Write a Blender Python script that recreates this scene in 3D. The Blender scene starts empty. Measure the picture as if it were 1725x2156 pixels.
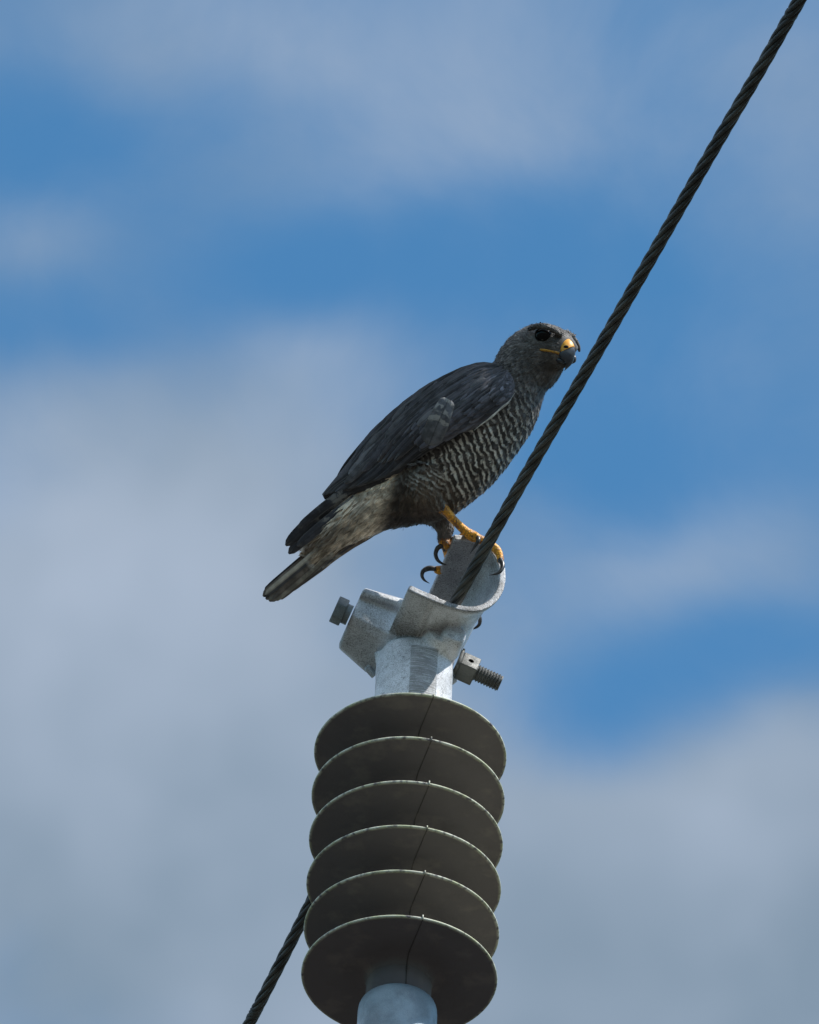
import bpy, bmesh, math, random
import numpy as np
from mathutils import Vector, Matrix
from mathutils.bvhtree import BVHTree
random.seed(7); rng = np.random.default_rng(7)
scene = bpy.context.scene
col = scene.collection
rad = math.radians

# ------------------------------------------------------------------ camera
ELEV = rad(41.0); ROLL = rad(2.9)
D0 = 10.0                      # metres from lens to the insulator
S = 0.0005                     # metres per unit of the drawing frame at that distance
CX, CY = 862.5, 1078.0
F = np.array([0, math.cos(ELEV), math.sin(ELEV)])
R0 = np.array([1.0, 0, 0]); U0 = np.array([0, -math.sin(ELEV), math.cos(ELEV)])
R = math.cos(ROLL)*R0 + math.sin(ROLL)*U0
U = -math.sin(ROLL)*R0 + math.cos(ROLL)*U0
CAM = np.array([0, 0, 1.65])
cd = bpy.data.cameras.new('camera'); cam = bpy.data.objects.new('camera', cd); col.objects.link(cam)
m = Matrix(((R[0], U[0], -F[0], CAM[0]), (R[1], U[1], -F[1], CAM[1]), (R[2], U[2], -F[2], CAM[2]), (0, 0, 0, 1)))
cam.matrix_world = m
cd.sensor_fit = 'HORIZONTAL'; cd.sensor_width = 36; cd.lens = 36*D0/(1725*S)
cd.clip_start = 0.1; cd.clip_end = 20000
scene.camera = cam

# ------------------------------------------------------------------ light, sky, exposure
SUN_E = rad(53); SUN_A = rad(66)          # azimuth measured from behind the camera towards its right
to_sun = Vector((math.sin(SUN_A)*math.cos(SUN_E), -math.cos(SUN_A)*math.cos(SUN_E), math.sin(SUN_E)))
sd = bpy.data.lights.new('sun', 'SUN'); sd.energy = 4.8; sd.angle = rad(0.6); sd.color = (1, 0.965, 0.92)
sun = bpy.data.objects.new('sun', sd); col.objects.link(sun)
sun.rotation_euler = to_sun.to_track_quat('Z', 'Y').to_euler(); sun.location = (3, -3, 20)
scene.view_settings.view_transform = 'Standard'; scene.view_settings.look = 'None'
scene.view_settings.exposure = 0.35; scene.view_settings.gamma = 1.0
scene.render.engine = 'CYCLES'

class NT:
    def __init__(s, tree): s.t = tree; s.n = tree.nodes; s.l = tree.links
    def new(s, typ, **kw):
        n = s.n.new(typ)
        for k, v in kw.items(): setattr(n, k, v)
        return n
    def setin(s, sock, v):
        if hasattr(v, 'is_linked') or isinstance(v, bpy.types.NodeSocket): s.l.new(v, sock)
        else:
            if hasattr(sock.default_value, '__len__') and not hasattr(v, '__len__'): v = (v,)*len(sock.default_value)
            if hasattr(sock.default_value, '__len__') and len(sock.default_value) == 4 and len(v) == 3: v = tuple(v)+(1,)
            sock.default_value = v
    def math(s, op, a, b=0.0, c=None, clamp=False):
        n = s.new('ShaderNodeMath', operation=op, use_clamp=clamp)
        s.setin(n.inputs[0], a); s.setin(n.inputs[1], b)
        if c is not None: s.setin(n.inputs[2], c)
        return n.outputs[0]
    def vdot(s, a, b):
        n = s.new('ShaderNodeVectorMath', operation='DOT_PRODUCT'); s.setin(n.inputs[0], a); s.setin(n.inputs[1], b)
        return n.outputs['Value']
    def vop(s, op, a, b):
        n = s.new('ShaderNodeVectorMath', operation=op); s.setin(n.inputs[0], a); s.setin(n.inputs[1], b)
        return n.outputs[0]
    def comb(s, x, y, z):
        n = s.new('ShaderNodeCombineXYZ')
        for i, v in enumerate((x, y, z)): s.setin(n.inputs[i], v)
        return n.outputs[0]
    def noise(s, vec, scale, detail=3, rough=0.5, dist=0.0, out='Fac'):
        n = s.new('ShaderNodeTexNoise'); s.setin(n.inputs['Vector'], vec)
        n.inputs['Scale'].default_value = scale; n.inputs['Detail'].default_value = detail
        n.inputs['Roughness'].default_value = rough; n.inputs['Distortion'].default_value = dist
        return n.outputs[out]
    def mix(s, fac, a, b, mode='MIX'):
        n = s.new('ShaderNodeMix', data_type='RGBA', blend_type=mode); n.clamp_factor = True
        s.setin(n.inputs[0], fac); s.setin(n.inputs[6], a); s.setin(n.inputs[7], b)
        return n.outputs[2]
    def mapr(s, v, a, b, c=0.0, d=1.0, smooth=True):
        n = s.new('ShaderNodeMapRange', interpolation_type='SMOOTHSTEP' if smooth else 'LINEAR')
        s.setin(n.inputs[0], v)
        for i, x in enumerate((a, b, c, d)): s.setin(n.inputs[i+1], x)
        return n.outputs[0]

def lin(r, g, b):
    f = lambda c: c/12.92 if c <= 0.04045 else ((c+0.055)/1.055)**2.4
    return tuple(f(x/255) for x in (r, g, b))

world = bpy.data.worlds.new('World'); scene.world = world; world.use_nodes = True
nt = NT(world.node_tree); nt.n.clear()
WS = 0.15
sky = nt.new('ShaderNodeTexSky', sky_type='NISHITA'); sky.sun_disc = False
sky.sun_elevation = SUN_E; sky.sun_rotation = math.atan2(to_sun.x, to_sun.y)
sky.altitude = 900; sky.air_density = 1.0; sky.dust_density = 0.3; sky.ozone_density = 2.0
tc = nt.new('ShaderNodeTexCoord'); dv = tc.outputs['Generated']
# cloud field laid out in fixed compass directions of the dome
dF = nt.math('MAXIMUM', nt.vdot(dv, tuple(F)), 0.02)
wv = nt.noise(dv, 14.0, 3, 0.5, out='Color')
wv = nt.vop('SUBTRACT', wv, (0.5, 0.5, 0.5))
K = D0/S
X = nt.math('MULTIPLY', nt.math('DIVIDE', nt.vdot(dv, tuple(R)), dF), K)
Y = nt.math('MULTIPLY', nt.math('DIVIDE', nt.vdot(dv, tuple(U)), dF), -K)
sp = nt.new('ShaderNodeSeparateXYZ'); nt.l.new(wv, sp.inputs[0])
X = nt.math('ADD', nt.math('ADD', X, CX), nt.math('MULTIPLY', sp.outputs[0], 500))
Y = nt.math('ADD', nt.math('ADD', Y, CY), nt.math('MULTIPLY', sp.outputs[1], 500))
BL = [(600,60,330,120,.20),(760,260,240,120,.13),(1350,120,260,260,.05),(1690,170,110,200,.10),(90,520,160,70,.10),(480,400,200,70,.08),(60,250,130,130,-.14),(1480,600,230,260,-.12),
      (230,1310,430,330,.62),(300,1750,560,400,.55),(620,1020,220,190,.22),(700,745,120,80,.11),(1060,320,270,120,.13),(860,2150,500,250,.4),
      (1470,1120,230,110,.20),(1400,1270,110,130,.14),(1440,1880,420,230,.75),(1660,1560,190,150,.42),(1550,2170,300,200,.4),
      (60,370,220,140,-.28),(80,740,230,80,-.36),(950,600,380,110,-.36),(1330,880,300,140,-.2),(1590,1340,230,100,-.42),(1400,1480,200,90,-.30),(1350,1000,230,120,-.15),
      (1230,1570,170,110,-.30),(1250,1000,150,120,-.12),(560,620,250,60,-.1),(1000,1150,160,200,-.05),(1100,170,120,120,.06)]
acc = 0.33
for (x0, y0, sx, sy, a) in BL:
    ux = nt.math('DIVIDE', nt.math('SUBTRACT', X, x0), sx); uy = nt.math('DIVIDE', nt.math('SUBTRACT', Y, y0), sy)
    r2 = nt.math('ADD', nt.math('MULTIPLY', ux, ux), nt.math('MULTIPLY', uy, uy))
    g = nt.math('MULTIPLY', nt.math('POWER', 2.718, nt.math('MULTIPLY', r2, -0.6)), a)
    acc = nt.math('ADD', acc, g)
big = nt.noise(dv, 3.0, 4, 0.55)
acc = nt.math('ADD', acc, nt.math('MULTIPLY', nt.math('SUBTRACT', nt.noise(dv, 34.0, 5, 0.55, 0.3), 0.5), 0.66))
near = nt.mapr(nt.vdot(dv, tuple(F)), 0.985, 0.997)           # beyond the detailed patch the dome carries plain broken cloud
acc = nt.math('ADD', nt.math('MULTIPLY', acc, near), nt.math('MULTIPLY', nt.mapr(big, 0.4, 0.7), nt.math('SUBTRACT', 1.0, near)))
acc = nt.mapr(acc, -0.02, 1.0)
skyc = nt.mix(1.0, sky.outputs[0], (0.48, 0.90, 0.98), 'MULTIPLY')
shade = nt.mapr(nt.noise(dv, 24.0, 3, 0.5), 0.30, 0.68)
q = 1/WS
for (x0, y0, sx, sy, a) in ((0,2180,620,300,.75),(1750,2180,480,330,.6),(250,1150,300,220,-.35),(1450,1800,260,110,-.35)):
    ux = nt.math('DIVIDE', nt.math('SUBTRACT', X, x0), sx); uy = nt.math('DIVIDE', nt.math('SUBTRACT', Y, y0), sy)
    r2 = nt.math('ADD', nt.math('MULTIPLY', ux, ux), nt.math('MULTIPLY', uy, uy))
    shade = nt.math('SUBTRACT', shade, nt.math('MULTIPLY', nt.math('POWER', 2.718, nt.math('MULTIPLY', r2, -0.6)), a))
shade = nt.math('MAXIMUM', shade, -0.35); shade = nt.mapr(shade, -0.35, 1.1, 0.0, 1.0, False)
cl = nt.mix(shade, tuple(q/1.27*c for c in lin(132,152,172)), tuple(q/1.27*c for c in lin(168,183,203)))
bg = nt.new('ShaderNodeBackground'); bg.inputs[1].default_value = WS
sz_ = nt.new('ShaderNodeSeparateXYZ'); nt.l.new(dv, sz_.inputs[0]); up_ = nt.mapr(sz_.outputs[2], 0.0, 0.95, 0.30, 1.7, False)
cl = nt.mix(near, nt.vop('MULTIPLY', nt.comb(up_, up_, up_), tuple(q*c for c in (1.02, 1.04, 1.07))), cl)      # sunlit cloud fills the rest of the dome
nt.l.new(nt.mix(acc, skyc, cl), bg.inputs[0])
wo = nt.new('ShaderNodeOutputWorld'); nt.l.new(bg.outputs[0], wo.inputs[0])

# ------------------------------------------------------------------ frames: (x right, y up, w towards lens), in units of S
def A(x, y, w=0.0): return np.array([x, -y, w], float)
def P(x, y, w=0.0):
    d = D0 - w*S; k = d/D0*S
    return CAM + F*d + R*((x-CX)*k) + U*((CY-y)*k)
AX, AY, AW = 930.0, 1130.0, -190.0
ANCH = P(AX, AY, AW); AK = (D0-AW*S)/D0*S
def H(p, woff=0.0):
    """body-frame points (n,3) to world: one rigid, evenly scaled frame for hawk and clamp"""
    p = np.atleast_2d(np.asarray(p, float))
    return ANCH + np.outer((p[:,0]-AX)*AK, R) + np.outer((p[:,1]+AY)*AK, U) - np.outer((p[:,2]+woff-AW)*AK, F)
WB = -198.0                    # depth of the hawk's middle
def nrm(v): return v/np.linalg.norm(v)

# ------------------------------------------------------------------ mesh helpers
class M:
    def __init__(s): s.v = []; s.f = []; s.n = 0
    def add(s, v, f):
        o = s.n; s.v.append(np.asarray(v, float)); s.f += [tuple(i+o for i in q) for q in f]; s.n += len(v); return s
    def arr(s): return np.vstack(s.v)
def rings(rs, cap=True, closed=True):
    n = len(rs[0]); v = np.vstack(rs); f = []
    for i in range(len(rs)-1):
        for j in range(n if closed else n-1):
            a = i*n+j; b = i*n+(j+1) % n; f.append((a, b, b+n, a+n))
    if cap and closed:
        f.append(tuple(range(n))[::-1]); f.append(tuple((len(rs)-1)*n+j for j in range(n)))
    return v, f
def spline(pts, n):
    pts = np.asarray(pts, float); k = len(pts); out = []
    for i in range(k-1):
        p0 = pts[max(i-1, 0)]; p1 = pts[i]; p2 = pts[i+1]; p3 = pts[min(i+2, k-1)]
        for t in np.linspace(0, 1, n, endpoint=False):
            out.append(0.5*((2*p1)+(-p0+p2)*t+(2*p0-5*p1+4*p2-p3)*t*t+(-p0+3*p1-3*p2+p3)*t**3))
    out.append(pts[-1]); return np.array(out)
def tube(pts, rr, seg=12, n=6, flat=1.0, up=None):
    q = spline(np.hstack([np.asarray(pts, float), np.asarray(rr, float)[:, None]]), n)
    c = q[:, :3]; r = np.maximum(q[:, 3], 0.05); t = np.gradient(c, axis=0)
    ref = np.array([0.3, 0.2, 0.93]) if up is None else up
    out = []
    for i in range(len(c)):
        tt = nrm(t[i]); e1 = nrm(ref-tt*ref.dot(tt)); e2 = np.cross(tt, e1)
        a = np.linspace(0, 2*math.pi, seg, endpoint=False)
        out.append(c[i]+r[i]*(np.outer(np.cos(a), e1)*flat+np.outer(np.sin(a), e2)))
    return rings(out)
def ball(c, r, seg=16):
    c = np.asarray(c, float); r = np.ones(3)*r; rs = []
    for i in range(1, seg):
        th = math.pi*i/seg; a = np.linspace(0, 2*math.pi, seg*2, endpoint=False)
        rs.append(c+np.stack([np.sin(th)*np.cos(a)*r[0], np.sin(th)*np.sin(a)*r[1], np.full_like(a, math.cos(th))*r[2]], 1))
    return rings(rs)
def box(c, ex, ey, ez):
    c, ex, ey, ez = (np.asarray(q, float) for q in (c, ex, ey, ez))
    v = [c+i*ex+j*ey+k*ez for i in (-1, 1) for j in (-1, 1) for k in (-1, 1)]
    return v, [(0,1,3,2),(4,6,7,5),(0,4,5,1),(2,3,7,6),(0,2,6,4),(1,5,7,3)]
def raw_mesh(v, f, fixn=True):
    me = bpy.data.meshes.new('m'); me.from_pydata([tuple(p) for p in v], [], f)
    if fixn:
        b = bmesh.new(); b.from_mesh(me); bmesh.ops.recalc_face_normals(b, faces=b.faces); b.to_mesh(me); b.free()
    me.update(); return me
def evald(me, mods):
    o = bpy.data.objects.new('tmp', me); col.objects.link(o)
    for typ, kw in mods:
        mo = o.modifiers.new('m', typ)
        for k, v in kw.items(): setattr(mo, k, v)
    dg = bpy.context.evaluated_depsgraph_get(); dg.update()
    r = bpy.data.meshes.new_from_object(o.evaluated_get(dg)); bpy.data.objects.remove(o)
    return r
def remesh(parts, vox, smooth=6, fac=0.5):
    """voxel-join separate closed shells (each oriented outwards) into one continuous surface"""
    allv = M()
    for v, f in parts:
        me = raw_mesh(v, f)
        vv = np.empty(len(me.vertices)*3); me.vertices.foreach_get('co', vv)
        allv.add(vv.reshape(-1, 3), [tuple(p.vertices) for p in me.polygons])
    me = raw_mesh(allv.arr(), allv.f, False)
    r = evald(me, [('REMESH', dict(mode='VOXEL', voxel_size=vox)), ('SMOOTH', dict(factor=fac, iterations=smooth))])
    v = np.empty(len(r.vertices)*3); r.vertices.foreach_get('co', v); v = v.reshape(-1, 3)
    nn = np.empty(len(r.vertices)*3); r.vertices.foreach_get('normal', nn)
    return v, [tuple(p.vertices) for p in r.polygons], nn.reshape(-1, 3)
def make(name, wv, f, mat, parent=None, attrs=None, mats=None, midx=None, smooth=True, fixn=True, auto=None):
    loc = np.array(parent_loc[parent.name]) if parent else np.zeros(3)
    me = raw_mesh(np.asarray(wv)-loc, f, fixn); me.name = name
    for mt in (mats or [mat]): me.materials.append(mt)
    if midx is not None: me.polygons.foreach_set('material_index', midx)
    if smooth: me.polygons.foreach_set('use_smooth', [True]*len(me.polygons))
    if attrs:
        for k, (typ, arr) in attrs.items():
            at = me.attributes.new(k, typ, 'POINT')
            at.data.foreach_set('value' if typ == 'FLOAT' else ('color' if typ == 'FLOAT_COLOR' else 'vector'), np.asarray(arr, float).ravel())
    if auto: 
        me = evald(me, [('BEVEL', dict(width=auto, segments=2, limit_method='ANGLE', angle_limit=rad(35)))]); me.name = name
        sm_by_angle(me)
    o = bpy.data.objects.new(name, me); col.objects.link(o)
    parent_loc[o.name] = loc
    if parent: o.parent = parent
    return o
def sm_by_angle(me, ang=rad(40)):
    b = bmesh.new(); b.from_mesh(me)
    for e in b.edges:
        e.smooth = not (len(e.link_faces) == 2 and e.calc_face_angle(0) > ang)
    for fc in b.faces: fc.smooth = True
    b.to_mesh(me); b.free()
parent_loc = {}
def thing(name, loc, label, cat, group=None):
    o = bpy.data.objects.new(name, None); col.objects.link(o); o.location = tuple(loc); o.empty_display_size = 0.05
    o['label'] = label; o['category'] = cat
    if group: o['group'] = group
    parent_loc[o.name] = np.array(loc); return o

# ------------------------------------------------------------------ materials
def mat(name):
    mt = bpy.data.materials.new(name); mt.use_nodes = True; t = NT(mt.node_tree); t.n.clear()
    b = t.new('ShaderNodeBsdfPrincipled'); o = t.new('ShaderNodeOutputMaterial'); t.l.new(b.outputs[0], o.inputs[0])
    return mt, t, b
def bump(t, b, h, strength, dist=0.001):
    n = t.new('ShaderNodeBump'); n.inputs['Strength'].default_value = strength; n.inputs['Distance'].default_value = dist
    t.l.new(h, n.inputs['Height']); t.l.new(n.outputs[0], b.inputs['Normal'])
def objco(t): return t.new('ShaderNodeTexCoord').outputs['Object']

def metal(name, base, dark, metallic=0.25, rough=0.55, pit=1.0, pad=False):
    mt, t, b = mat(name); oc = objco(t)
    n1 = t.noise(oc, 26, 5, 0.6); n2 = t.noise(oc, 620, 4, 0.7); n3 = t.noise(oc, 1500, 2, 0.5); n4 = t.noise(oc, 60, 4, 0.7, 0.6)
    c = t.mix(t.mapr(n1, 0.38, 0.68), base, tuple(x*0.62 for x in base))
    c = t.mix(t.math('MULTIPLY', t.mapr(n2, 0.50, 0.68), t.mapr(n1, 0.35, 0.6, 0.35*pit, 0.8*pit)), c, dark)
    c = t.mix(t.math('MULTIPLY', t.mapr(n3, 0.52, 0.66), 0.65*pit), c, dark)
    c = t.mix(t.math('MULTIPLY', t.mapr(n4, 0.56, 0.72), 0.55*pit), c, tuple(x*1.6 for x in dark))
    if pad:
        ga = t.new('ShaderNodeAttribute', attribute_name='grime_shade').outputs['Fac']
        c = t.mix(t.math('MULTIPLY', ga, t.mapr(n2, .35, .6, .45, .95)), c, (0.095, 0.086, 0.074))  # tab and rim dirt plus painted shade, mixed over the base colour
        pa = t.new('ShaderNodeAttribute', attribute_name='pad').outputs['Fac']
        sv = t.vop('MULTIPLY', oc, (60, 60, 900)); sn = t.noise(sv, 1.0, 3, 0.6)
        c = t.mix(t.math('MULTIPLY', pa, t.mapr(sn, .35, .6, .35, .95)), c, (0.20, 0.20, 0.195))
    t.l.new(c, b.inputs['Base Color']); b.inputs['Metallic'].default_value = metallic
    t.l.new(t.mapr(n4, 0.3, 0.7, rough-0.1, rough+0.2), b.inputs['Roughness'])
    bump(t, b, t.math('ADD', t.math('MULTIPLY', n2, 0.6), t.math('ADD', t.math('MULTIPLY', n4, 1.2), t.math('MULTIPLY', n3, 0.3))), 0.55, 0.0012)
    return mt
gr_ = None
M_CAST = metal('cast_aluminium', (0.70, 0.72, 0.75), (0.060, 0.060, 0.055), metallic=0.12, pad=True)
M_PIPE = metal('galvanised_steel', (0.34, 0.41, 0.46), (0.13, 0.15, 0.16), pit=0.4)
M_BOLT = metal('bolt_steel', (0.16, 0.18, 0.185), (0.05, 0.055, 0.055), metallic=0.4, rough=0.5, pit=0.7)
M_NUT = metal('nut_steel', (0.11, 0.112, 0.105), (0.04, 0.04, 0.04), metallic=0.4, rough=0.55, pit=0.7)

def cable_mat():
    mt, t, b = mat('weathered_strand'); oc = objco(t)
    n1 = t.noise(oc, 40, 4, 0.6); n2 = t.noise(oc, 500, 3, 0.6)
    c = t.mix(t.mapr(n1, .35, .65), (0.026, 0.029, 0.029), (0.075, 0.078, 0.070)); c = t.mix(t.math('MULTIPLY', t.mapr(t.noise(oc, 7, 4, 0.6), .5, .7), .5), c, (0.085, 0.075, 0.06)); c = t.mix(t.math('MULTIPLY', t.mapr(n2, .5, .75), .5), c, (0.02, 0.02, 0.02))
    t.l.new(c, b.inputs['Base Color']); b.inputs['Metallic'].default_value = 0.1; b.inputs['Roughness'].default_value = 0.62
    b.inputs['Specular IOR Level'].default_value = 0.35
    bump(t, b, n2, 0.3, 0.0005); return mt
M_CABLE = cable_mat()

def rubber():
    mt, t, b = mat('silicone_rubber'); oc = objco(t)
    n1 = t.noise(oc, 9, 4, 0.6); n2 = t.noise(oc, 300, 3, 0.6); n3 = t.noise(oc, 55, 4, 0.65)
    at = t.new('ShaderNodeAttribute', attribute_name='rim'); sm = t.new('ShaderNodeAttribute', attribute_name='seam')
    c = t.mix(n1, (0.106, 0.096, 0.099), (0.146, 0.132, 0.134))
    c = t.mix(t.math('MULTIPLY', t.mapr(n3, .5, .75), .35), c, (0.10, 0.09, 0.085))
    lich = t.mix(t.mapr(n3, .35, .65), (0.42, 0.44, 0.28), (0.60, 0.60, 0.50))
    c = t.mix(t.math('MULTIPLY', at.outputs['Fac'], t.mapr(t.noise(oc, 160, 3), .3, .55)), c, lich)
    c = t.mix(sm.outputs['Fac'], c, (0.065, 0.058, 0.055))
    c = t.mix(t.math('MULTIPLY', t.mapr(t.noise(t.vop('MULTIPLY', oc, (30, 30, 4)), 1.0, 4, 0.6), .5, .7), .35), c, (0.24, 0.21, 0.185))
    t.l.new(c, b.inputs['Base Color']); b.inputs['Roughness'].default_value = 0.75; b.inputs['Specular IOR Level'].default_value = 0.3
    bump(t, b, t.math('ADD', n2, n3), 0.25, 0.0006); return mt
M_RUB = rubber()

def plumage(name, fringe=0.3, tonek=0.6, fc=(0.12, 0.105, 0.09)):
    mt, t, b = mat(name)
    ac = t.new('ShaderNodeAttribute', attribute_name='cb').outputs['Color']
    fu = t.new('ShaderNodeAttribute', attribute_name='fu').outputs['Vector']
    pc = t.new('ShaderNodeAttribute', attribute_name='pc').outputs['Vector']
    br = t.new('ShaderNodeAttribute', attribute_name='bar').outputs['Fac']
    ph = t.new('ShaderNodeAttribute', attribute_name='ph').outputs['Fac']
    s = t.new('ShaderNodeSeparateXYZ'); t.l.new(fu, s.inputs[0]); u, v, r = s.outputs
    nb = t.noise(pc, 0.035, 3, 0.55); nf = t.noise(pc, 0.25, 3, 0.6)
    p = t.math('ADD', ph, t.math('ADD', t.math('MULTIPLY', nb, 2.2), t.math('MULTIPLY', r, 0.24)))
    w = t.math('SINE', t.math('MULTIPLY', p, 6.2832))
    bm = t.mapr(t.math('ADD', w, t.math('MULTIPLY', t.math('SUBTRACT', nf, 0.5), 1.2)), 0.05, 0.6)
    bm = t.math('MULTIPLY', bm, t.math('MULTIPLY', br, t.mapr(t.noise(pc, 0.07, 3), 0.35, 0.54, 0.12, 1.0)))
    sv = t.comb(t.math('ADD', t.math('MULTIPLY', u, 7.0), t.math('MULTIPLY', v, 2.0)), t.math('MULTIPLY', v, 1.2), t.math('MULTIPLY', r, 37.0))
    st = t.noise(sv, 1.6, 3, 0.6)
    tone = t.math('ADD', 0.30, t.math('ADD', t.math('MULTIPLY', t.math('POWER', r, 2.0), tonek), t.math('ADD', t.math('MULTIPLY', st, 0.60), t.math('MULTIPLY', t.mapr(t.noise(pc, 0.045, 3, 0.6), .4, .68), 0.8))))
    c = t.mix(1.0, ac, t.comb(tone, tone, tone), 'MULTIPLY')
    lt = t.mix(t.noise(pc, 0.05, 2), (0.76, 0.74, 0.67), (0.80, 0.75, 0.65))
    c = t.mix(bm, c, lt)
    au = t.math('ABSOLUTE', u)
    edge = t.math('MULTIPLY', t.math('MAXIMUM', t.mapr(au, 0.70, 1.0), t.math('MULTIPLY', t.mapr(v, .86, .99), .8)), fringe)
    c = t.mix(t.math('MULTIPLY', edge, t.mapr(st, .4, .7)), c, fc)
    shaft = t.math('MULTIPLY', t.mapr(au, 0.09, 0.03), 0.45)
    c = t.mix(shaft, c, (0.012, 0.011, 0.01))
    t.l.new(c, b.inputs['Base Color']); b.inputs['Roughness'].default_value = 0.62; b.inputs['Specular IOR Level'].default_value = 0.35
    b.inputs['Sheen Weight'].default_value = 0.0
    bump(t, b, t.math('ADD', st, t.math('MULTIPLY', nf, 0.4)), 0.35, 0.0008); return mt
M_PLUME = plumage('barred_plumage', 0.25, 0.95); M_WING = plumage('charcoal_flight_feathers', 0.85, 2.3, (0.19, 0.178, 0.165))

def leg_mat():
    mt, t, b = mat('scaly_yellow_skin')
    oc = objco(t); n1 = t.noise(oc, 90, 3, 0.6); 
    vo = t.new('ShaderNodeTexVoronoi'); t.l.new(oc, vo.inputs['Vector']); vo.inputs['Scale'].default_value = 420
    n2 = t.noise(oc, 260, 4, 0.6)
    c = t.mix(t.mapr(n1, .50, .60), (0.95, 0.41, 0.02), (0.36, 0.15, 0.04))
    c = t.mix(t.mapr(n2, .55, .7), c, (0.09, 0.045, 0.02))
    c = t.mix(t.math('MULTIPLY', t.mapr(vo.outputs['Distance'], .35, .6), .5), c, (0.10, 0.05, 0.02))
    t.l.new(c, b.inputs['Base Color']); b.inputs['Roughness'].default_value = 0.55
    bump(t, b, vo.outputs['Distance'], 0.6, 0.0009); return mt
M_LEG = leg_mat()
def simple(name, c1, c2, scale, rough, spec=0.5, bs=0.3, coat=0.0):
    mt, t, b = mat(name); oc = objco(t); n = t.noise(oc, scale, 4, 0.6)
    t.l.new(t.mix(t.mapr(n, .35, .65), c1, c2), b.inputs['Base Color']); b.inputs['Roughness'].default_value = rough
    b.inputs['Specular IOR Level'].default_value = spec; b.inputs['Coat Weight'].default_value = coat; b.inputs['Coat Roughness'].default_value = 0.05
    bump(t, b, n, bs, 0.0006); return mt
M_TALON = simple('black_horn', (0.025, 0.024, 0.025), (0.06, 0.055, 0.05), 200, 0.32, 0.5)
M_BEAK = simple('slate_horn', (0.020, 0.023, 0.030), (0.050, 0.056, 0.066), 130, 0.30, 0.5)
M_CERE = simple('yellow_cere', (0.85, 0.42, 0.05), (0.75, 0.32, 0.03), 150, 0.42, 0.4)
M_GAPE = simple('gape_skin', (0.50, 0.24, 0.02), (0.30, 0.14, 0.02), 240, 0.5, 0.4)
M_EYE = simple('dark_eye', (0.003, 0.003, 0.004), (0.006, 0.005, 0.005), 100, 0.12, 0.15, 0.0, 0.0)
M_HOLE = simple('dark_recess', (0.008, 0.008, 0.008), (0.012, 0.012, 0.012), 100, 0.8, 0.2)

# ------------------------------------------------------------------ ground
def ground():
    mt, t, b = mat('grass_field'); oc = objco(t)
    c = t.mix(t.noise(oc, 0.05, 5), (0.046, 0.041, 0.034), (0.064, 0.054, 0.046)); c = t.mix(t.noise(oc, 2.0, 4), c, (0.034, 0.034, 0.026))
    t.l.new(c, b.inputs['Base Color']); b.inputs['Roughness'].default_value = 0.95
    n = 25; xs = np.linspace(-1, 1, n); xs = np.sign(xs)*np.abs(xs)**3*6000
    v = [(x, y, 0) for y in xs for x in xs]; f = [(j*n+i, j*n+i+1, (j+1)*n+i+1, (j+1)*n+i) for j in range(n-1) for i in range(n-1)]
    o = make('ground', v, f, mt, smooth=False); o['kind'] = 'structure'
ground()

# ------------------------------------------------------------------ post insulator (metres, plumb)
KI = S
OI = P(864, 1590, 0)
def cyl(r, z, phi): return OI + KI*np.array([r*math.sin(phi), -r*math.cos(phi), z])    # phi from camera side towards its right
ins = thing('post_insulator', OI+np.array([0, 0, -1.0]), 'upright grey rubber insulator with six stacked discs under a pale metal clamp', 'insulator')
GAP = 118.9; SEAM = rad(12)
def lathe(profile, seg=128, closed=True):
    a = np.linspace(0, 2*math.pi, seg, endpoint=False)
    rs = [np.array([OI+KI*np.array([r*math.sin(p), -r*math.cos(p), z]) for p in a]) for r, z in profile]
    return rings(rs, cap=True)
for k in range(6):
    z0 = -GAP*k
    prof = [(66, 30), (80, 24), (110, 17.5), (160, 10.5), (196, 5.0), (200.5, 3.6), (202.6, 1.6), (203, -0.3), (202.2, -2.2), (200, -3.2), (196, -3.0),
            (160, -1.2), (120, 0.7), (95, 1.8), (82, 0.6), (74, -5), (69.5, -13), (66, -26)]
    prof = [(r, z+z0) for r, z in prof]
    v, f = lathe(prof)
    seg = 128; rim = np.zeros(len(v))
    for i in range(len(prof)):
        if 3 <= i <= 9: rim[i*seg:(i+1)*seg] = 1.0 if i < 9 else 0.5
        if i in (1, 2): rim[i*seg:(i+1)*seg] = 0.5
    mm = M().add(v, f); rimv = [rim]; seamv = [np.zeros(len(v))]
    # mould seam: low ridge along the underside with a nib at the rim
    pts = [(203.6, z0-1), (200, z0-4.4), (196, z0-3.8), (160, z0-1.9), (120, z0+0.0), (95, z0+1.1), (82.5, z0-0.2), (74.6, z0-5.8), (70, z0-14), (67, z0-26)]
    hw = 1.15; rs = []
    for (r, z) in pts:
        d = hw/r
        rs.append(np.array([cyl(r, z, SEAM-d), cyl(r, z+3, SEAM-d), cyl(r, z+3, SEAM+d), cyl(r, z, SEAM+d)]))
    v2, f2 = rings(rs); mm.add(v2, f2); rimv.append(np.zeros(len(v2))); seamv.append(np.ones(len(v2)))
    v3, f3 = box(cyl(203, z0+1+0.8*(k % 2), SEAM), (1.3*KI, 0, 0), (0, 2.2*KI, 0), (0, 0, (3.2+(k*37 % 3)*0.9)*KI)); mm.add(v3, f3); rimv.append(np.ones(8)); seamv.append(np.zeros(8))
    make('shed', mm.arr(), mm.f, M_RUB, ins, attrs={'rim': ('FLOAT', np.concatenate(rimv)), 'seam': ('FLOAT', np.concatenate(seamv))})
zb = -GAP*5
v, f = lathe([(60, 45), (66.5, 44), (67, 0), (67.5, zb-20), (68, zb-78), (60, zb-80)], 96)
mm = M().add(v, f)
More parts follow.
